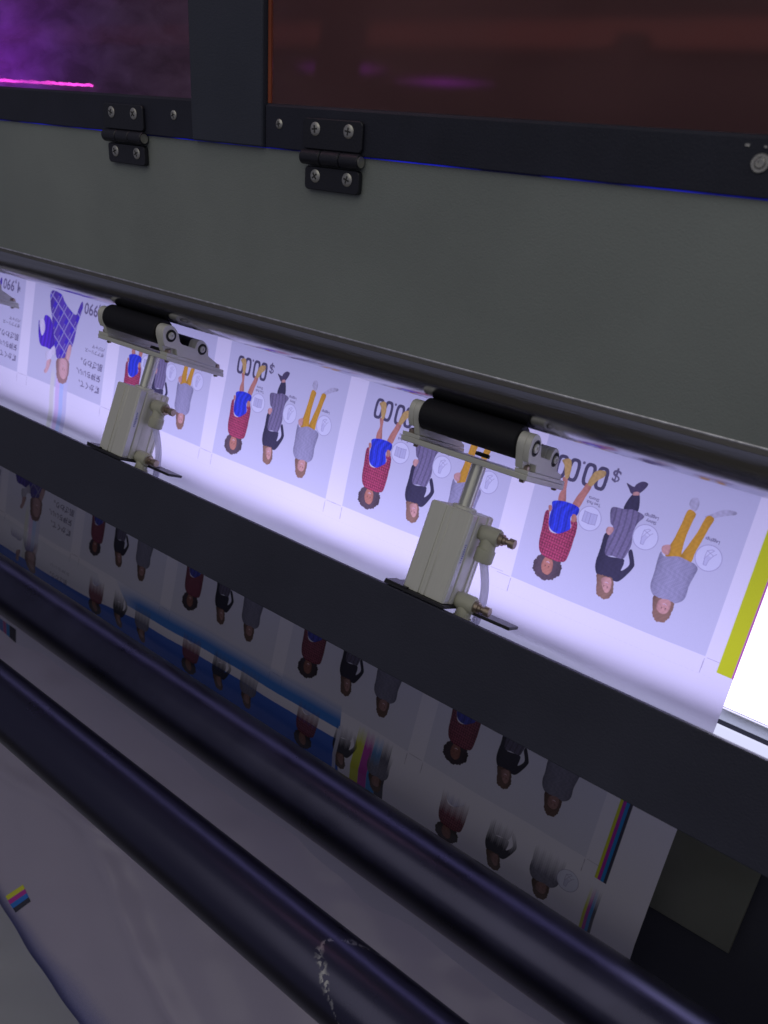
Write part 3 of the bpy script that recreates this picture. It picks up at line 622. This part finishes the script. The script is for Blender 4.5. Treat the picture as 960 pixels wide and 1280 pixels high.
# ---------------- pneumatic pinch roller unit ----------------
TA = rad(10.3)
def U(x, y, z):   # cylinder frame: y = depth from its front face, z = down along the piston axis from the cylinder top
    return (x, .4715+y*cos(TA)-z*sin(TA), .1221+y*sin(TA)+z*cos(TA))
def unit(label):
    X0, X1 = -.2617, -.2266
    r = thing('pneumatic_press_roller', label, 'press roller', U((X0+X1)/2, .018, .067), 'pneumatic press rollers clamped on the beam')
    # profiled cylinder body: square tube with slots on the front and on the side
    g, dp = .0011, .0013
    def slot(c, w): return [c-w, c+w]
    prof = []
    D_ = .0372
    front = [(-.0176+.0000, 0)]
    def edge_pts(a, bpt, slots):
        (ax, ay), (bx, by) = a, bpt; L = math.hypot(bx-ax, by-ay); ux, uy = (bx-ax)/L, (by-ay)/L; nx, ny = -uy, ux
        pts = [(ax+ux*.0015, ay+uy*.0015)]
        for c, wv, d in slots:
            for q, dd in ((c-wv, 0), (c-wv, d), (c+wv, d), (c+wv, 0)): pts.append((ax+ux*q+nx*dd, ay+uy*q+ny*dd))
        pts.append((bx-ux*.0015, by-uy*.0015)); return pts
    poly = edge_pts((X0, 0), (X1, 0), [(.0145, .0011, .0011), (.0190, .0005, .0006)])
    poly += edge_pts((X1, 0), (X1, D_), [(.0080, .0004, .0010), (.0145, .0004, .0010), (.0250, .0030, .0012), (.0330, .0005, .0008)])
    poly += edge_pts((X1, D_), (X0, D_), []); poly += edge_pts((X0, D_), (X0, 0), [(.0125, .0026, .0022), (.0255, .0026, .0022)])
    B().prismz(U, poly, .0008, .0665).build('cylinder_body', M['alu'], r, bevel=.0003)
    B().prismz(U, [(X0+.0012, .0012), (X1-.0012, .0012), (X1-.0012, D_-.0012), (X0+.0012, D_-.0012)], 0, .0010).build('end_cap', M['alu'], r)
    B().box(U, X1-.0004, X1+.0004, .0012, .0076, .0012, .0650).build('side_label', M['label'], r, bevel=.0003)
    B().box(U, X1-.0004, X1+.0013, .0084, .0140, .0008, .0665).build('side_rib', M['alu'], r, bevel=.0005)
    # small print on the side face of the cylinder
    b = B(); 
    for k in range(9): b.box(U, X1+.0003, X1+.0005, .0035, .0035+random.uniform(.0012, .0022), .022+k*.0016, .0230+k*.0016)
    b.build('body_print', M['print'], r)
    # mounting plate
    B().prismz(U, [(-.2755, -.0030), (-.2235, -.0030), (-.2235, .0200), (-.1830, .0230), (-.1830, .0400), (-.2755, .0400)], .0668, .0692).build('mounting_plate', M['plate'], r, bevel=.0004)
    B().box(U, -.2745, -.2560, -.0038, .012, .0655, .0667).build('shim', M['plate'], r)
    # piston rod and nut
    xr = -.2436; b = B(); b.cyl(U(xr, .0185, -.034), U(xr, .0185, .001), .0056, 28); b.build('piston_rod', M['rod'], r)
    B().lathe(U(xr, .0185, .0001), Vector(U(xr, .0185, -1))-Vector(U(xr, .0185, 0)), [(0, .0092), (.0018, .0092), (.0024, .0075)], 28).build('rod_collar', M['alu'], r)
    B().lathe(U(xr, .0185, -.0395), Vector(U(xr, .0185, -1))-Vector(U(xr, .0185, 0)), [(0, .0058), (.0025, .0058), (.0030, .0045), (.0030, .0022), (.0018, .0020)], 6).build('rod_bolt', M['recess'], r)
    # bracket: base plate, two ears with feet, bolts.  K: y from the front edge, z up from the plate underside
    def K(x, y, z): a = rad(8.9); return (x, .4700+y*cos(a)+z*sin(a)*-1, .0882+y*sin(a)-z*cos(a))
    xa, xb = -.2975, -.1950
    B().box(K, xa, xb, 0, .0735, 0, .0042).build('base_plate', M['alu'], r, bevel=.0006)
    def ear(x0, x1, outer):
        fx0, fx1 = (x0-.0060, x1) if outer < 0 else (x0, x1)
        B().box(K, x0-(.006 if outer < 0 else .0), x1+(0 if outer < 0 else 0), .0005, .0730, .0043, .0072).build('foot', M['alu'], r, bevel=.0004)
        # side outline in (y, z)
        pts = []
        def arc(cy, cz, rr, a0_, a1_, n): 
            for i in range(n): th = rad(a0_+(a1_-a0_)*i/(n-1)); pts.append((cy+rr*cos(th), cz+rr*sin(th)))
        pts.append((.0125, .0074)); pts.append((.0120, .0125)); pts.append((-.0022, .0125)); pts.append((-.0042, .0160))
        arc(.0050, .0230, .0098, 178, 20, 14)
        pts.append((.0160, .0205)); pts.append((.0185, .0190)); pts.append((.0345, .0190))
        arc(.0435, .0205, .0082, 150, -10, 12)
        pts.append((.0525, .0125)); pts.append((.0620, .0115)); pts.append((.0620, .0074))
        xi, xo_ = (x0, x1-.0042) if outer > 0 else (x0+.0042, x1)
        B().prism(K, [(.0, .0074), (-.0046, .0200)]+[q for q in pts if q[1] > .0180]+[(.0560, .0160), (.0720, .0100), (.0720, .0074)], xi, xo_).build('ear', M['alu'], r, bevel=.0005)
        pa, pb = (xo_, x1) if outer > 0 else (x0, xi)
        B().prism(K, pts, pa, pb).build('ear_boss', M['alu'], r, bevel=.0005)
        for cy, cz, rr in ((.0050, .0235, .0046), (.0435, .0205, .0042)):
            xo = x1 if outer > 0 else x0; e = 1 if outer > 0 else -1
            b = B().lathe(K(xo, cy, cz), (e, 0, 0), [(0, rr+.0010), (.0004, rr+.0010), (.0005, rr), (-.0003, rr*.95)], 26)
            o_ = b.build('bearing', M['recess'], r)
            B().lathe(K(xo, cy, cz), (e, 0, 0), [(0, rr*.72), (.0009, rr*.70), (.0013, rr*.55), (.0013, rr*.28), (.0002, rr*.25)], 22).build('axle_end', M['alu'], o_)
        for cy in (.0050, .0670):
            xm = (x0+x1)/2+(0 if outer > 0 else -.004)
            B().lathe(K(xm, cy, .0073), Vector(K(0, 0, 1))-Vector(K(0, 0, 0)), [(0, .0034), (.0028, .0034), (.0034, .0027), (.0034, .0015), (.0018, .0014)], 18).build('foot_bolt', M['brass'], r)
        for cy in (.0050, .0670):
            B().lathe(K((x0+x1)/2, cy, 0), Vector(K(0, 0, -1))-Vector(K(0, 0, 0)), [(0, .0022), (.0014, .0020)], 12).build('bolt_tip', M['brass'], r)
    ear(xb-.0100, xb, 1); ear(xa+.0065, xa+.0155, -1)
    B().cyl(K(xa+.0160, .0050, .0247), K(xb-.0105, .0050, .0247), .0113, 44, .0008).build('press_wheel', M['rubber'], r)
    B().cyl(K(xa+.0160, .0435, .0205), K(xb-.0105, .0435, .0205), .0078, 32, .0008).build('rear_wheel', M['rubber'], r)
    # speed controllers with their knobs and the air hose
    for z, yy in ((.0115, .0215), (.0625, .0195)):
        el = B().lathe(U(X1-.001, yy, z), (1, 0, 0), [(0, .0055), (.0030, .0055), (.0032, .0064), (.0150, .0066), (.0165, .0058)], 26).build('speed_controller', M['fitting'], r, smooth=40)
        dn = Vector(U(0, 0, 1))-Vector(U(0, 0, 0))
        B().lathe(U(X1+.0085, yy, z+.002), dn, [(0, .0056), (.0080, .0060), (.0085, .0070), (.0170, .0070), (.0182, .0060)], 26).build('hose_port', M['fitting'], el, smooth=40)
        B().lathe(U(X1+.0155, yy, z), (1, 0, 0), [(0, .0042), (.0030, .0042), (.0031, .0030), (.0052, .0030), (.0054, .0022), (.0078, .0022), (.0079, .0036), (.0118, .0036), (.0122, .0030)], 18).build('adjusting_knob', M['brass'], el)
    pts = []
    for i in range(15):
        u = i/14; pts.append(U(X1+.0085+.0045*sin(u*PI)+.004*u, .0215+.0150*u, .0290+.0480*u))
    B().tube(pts, .0031).build('air_hose', M['hose'], r)
    return r
M['print'] = mat('blue grey print', (.16, .20, .5), .6); M['label'] = mat('glossy white label', (.75, .75, .80), .18, 0, .1, 300, coat=.3)
u0 = unit('nearest pneumatic press roller, standing on the beam at the centre of the photo')
u1 = copy_tree(u0); u1.location.x -= .3650; u1['label'] = 'pneumatic press roller on the beam in the left half, smaller than the nearest'
u2 = copy_tree(u0); u2.location.x -= .7300; u2['label'] = 'press roller cut off by the left photo edge, only its bracket end showing'

# idler tubes; the lower one carries a wandering whitish scuff
def scuffed():
    m = mat('scuffed tube', (.068, .066, .108), .30, .9, .02, 500, 0, 14, .5, rvar=.04); nt = m.node_tree; N, L = nt.nodes, nt.links; p = N['Principled BSDF']
    def mth(op, a, b=None, c=None):
        n = N.new('ShaderNodeMath'); n.operation = op
        for i, q in enumerate((a, b, c)):
            if q is None: continue
            if isinstance(q, (int, float)): n.inputs[i].default_value = q
            else: L.new(q, n.inputs[i])
        return n.outputs[0]
    tc = N.new('ShaderNodeTexCoord'); sp = N.new('ShaderNodeSeparateXYZ'); L.new(tc.outputs['Object'], sp.inputs[0])
    n1 = N.new('ShaderNodeTexNoise'); n1.inputs['Scale'].default_value = 45; n1.inputs['Detail'].default_value = 6; L.new(tc.outputs['Object'], n1.inputs[0])
    n2 = N.new('ShaderNodeTexNoise'); n2.inputs['Scale'].default_value = 260; n2.inputs['Detail'].default_value = 4; L.new(tc.outputs['Object'], n2.inputs[0])
    x = mth('ADD', mth('MULTIPLY_ADD', sp.outputs[2], 2.0, sp.outputs[0]), mth('MULTIPLY', mth('SUBTRACT', n1.outputs[0], .5), .055))
    d = mth('ABSOLUTE', mth('SUBTRACT', x, .352))
    line = mth('SUBTRACT', 1, mth('DIVIDE', d, .0042)); line = mth('MAXIMUM', line, 0)
    speck = mth('GREATER_THAN', n2.outputs[0], .50)
    f = mth('MULTIPLY', mth('MULTIPLY', line, speck), .5)
    mx = N.new('ShaderNodeMix'); mx.data_type = 'RGBA'; L.new(f, mx.inputs[0]); mx.inputs[6].default_value = (.068, .066, .108, 1); mx.inputs[7].default_value = (.66, .65, .62, 1)
    L.new(mth('SUBTRACT', .9, mth('MULTIPLY', f, .7)), p.inputs['Metallic'])
    L.new(mx.outputs[2], p.inputs['Base Color']); return m
M['scuffed'] = scuffed()
for (m, t, r_, lab) in ((.47, .3965, .0279, 'upper of the two long black idler tubes, just below the dim posters'),
                        (.38, .4333, .0276, 'lower long black idler tube with whitish scuffs')):
    tag(B().cyl((-1.5, m, t), (.35, m, t), r_, 96, .001).build('idler_tube', M['roller'] if m > .45 else M['scuffed'], loc=(-.5, m, t)), lab, 'tube', 'black idler tubes below the beam')

# smoked panel behind the film at the right
sp = B().box(ident, -.30, .0115, .6000, .6040, .28, .4083).build('smoked_panel', M['smoke'], bevel=.0008)
tag(sp, 'dim smoky grey green panel right of the film edge, under the beam', 'panel')

# ---------------- loose film below the tubes ----------------
def S(x, v, h=0):
    """surface of the hanging web: v runs down along it"""
    m = .590-.17*v-.05*v*v; t = .520+.36*v
    dA = v-(.444+.44*(x+.58)+.05*sin((x+.5)*9)); k = .0085*math.exp(-(dA/.030)**2)*(1/(1+math.exp(-(x+.62)*30)))
    k += .0110*(1/(1+math.exp(-dA*16)))*(1/(1+math.exp(-(x+.70)*25)))
    dB = v-(.427-.36*(x+.81)); k += .0065*math.exp(-(dB/.018)**2)*(1/(1+math.exp((x+.50)*30)))+.0040*(1/(1+math.exp(-dB*50)))
    k += .0024*sin(x*17+v*19)+.0014*sin(x*39-v*31)+.0008*sin(x*70+v*55)
    return (x, m-k*.9-h, t-k*.35)
def grid(name, fn, x0, x1, nx, v0, v1, nv, material, parent=None):
    vs = [fn(x0+(x1-x0)*i/(nx-1), v0+(v1-v0)*j/(nv-1)) for i in range(nx) for j in range(nv)]
    fs = [(i*nv+j, i*nv+j+1, (i+1)*nv+j+1, (i+1)*nv+j) for i in range(nx-1) for j in range(nv-1)]
    b = B(); b.v = vs; b.f = fs; return b.build(name, material, parent, smooth=180)
web = grid('loose_film_web', S, -1.6, -.02, 220, 0, 1.25, 110, M['paper'])
tag(web, 'creased blank lavender film hanging loose below the lower black tube', 'film')

vedge = lambda x: .638+.29*(x+.711)
def S2(x, w):
    y = S(x, vedge(x)+w); lift = .010+.045*(1-math.exp(-w/.11))
    return (x, y[1]-lift*.93, y[2]-lift*.37)
ov = grid('overlapping_sheet', S2, -1.6, -.02, 160, 0, .75, 60, M['paper2'])
tag(ov, 'greyer film sheet at the bottom left corner, its edge lying over the lavender film', 'film')
# colour patches and the blue printed margin beside that edge
for k, c in enumerate(((.60, .60, .04), (.42, .03, .30), (.02, .16, .55), (.03, .03, .05))):
    P0 = np.array([-.6768, .6439]); e1 = np.array([.0117, -.0488]); e2 = np.array([.0274, .0072])/4
    def PQ(a, b): q = P0+e1*a+e2*b; return S(q[0], q[1], .0004)
    bb = B().add([PQ(0, k), PQ(1, k), PQ(1, k+1), PQ(0, k+1)], [(0, 1, 2, 3)]); bb.build('ink_patch', mat('patch ink', c, .5), web)
mb, nt, p = newmat('blue margin ink'); p.inputs['Base Color'].default_value = (.03, .08, .45, 1); p.inputs['Roughness'].default_value = .5
tr_ = nt.nodes.new('ShaderNodeBsdfTransparent'); mxs = nt.nodes.new('ShaderNodeMixShader'); nz = nt.nodes.new('ShaderNodeTexNoise'); nz.inputs['Scale'].default_value = 160
uvn = nt.nodes.new('ShaderNodeUVMap'); sx = nt.nodes.new('ShaderNodeSeparateXYZ'); nt.links.new(uvn.outputs[0], sx.inputs[0])
ad = nt.nodes.new('ShaderNodeMath'); ad.operation = 'MULTIPLY_ADD'; ad.inputs[1].default_value = .7; nt.links.new(nz.outputs[0], ad.inputs[0]); nt.links.new(sx.outputs[1], ad.inputs[2])
rm = nt.nodes.new('ShaderNodeMapRange'); rm.inputs[1].default_value = .55; rm.inputs[2].default_value = 1.3; rm.inputs[4].default_value = .5; nt.links.new(ad.outputs[0], rm.inputs[0])
nt.links.new(rm.outputs[0], mxs.inputs[0]); nt.links.new(tr_.outputs[0], mxs.inputs[1]); nt.links.new(p.outputs[0], mxs.inputs[2]); nt.links.new(mxs.outputs[0], nt.nodes['Material Output'].inputs[0])
nx_, nv_ = 60, 6; vs = []; uvs = []
for i in range(nx_):
    for j in range(nv_):
        x = -.72+.30*i/(nx_-1); wd = .012+.055*min(1, i/40); vs.append(S(x, vedge(x)+.03-(wd+.03)*(1-j/(nv_-1)), .0003)); uvs.append((i/(nx_-1), j/(nv_-1)))
bb = B(); bb.v = vs; bb.f = [(i*nv_+j, i*nv_+j+1, (i+1)*nv_+j+1, (i+1)*nv_+j) for i in range(nx_-1) for j in range(nv_-1)]
o = bb.build('blue_margin', mb, web, smooth=180); l = o.data.uv_layers.new(name='UVMap')
for lp_ in o.data.loops: l.data[lp_.index].uv = uvs[lp_.vertex_index]
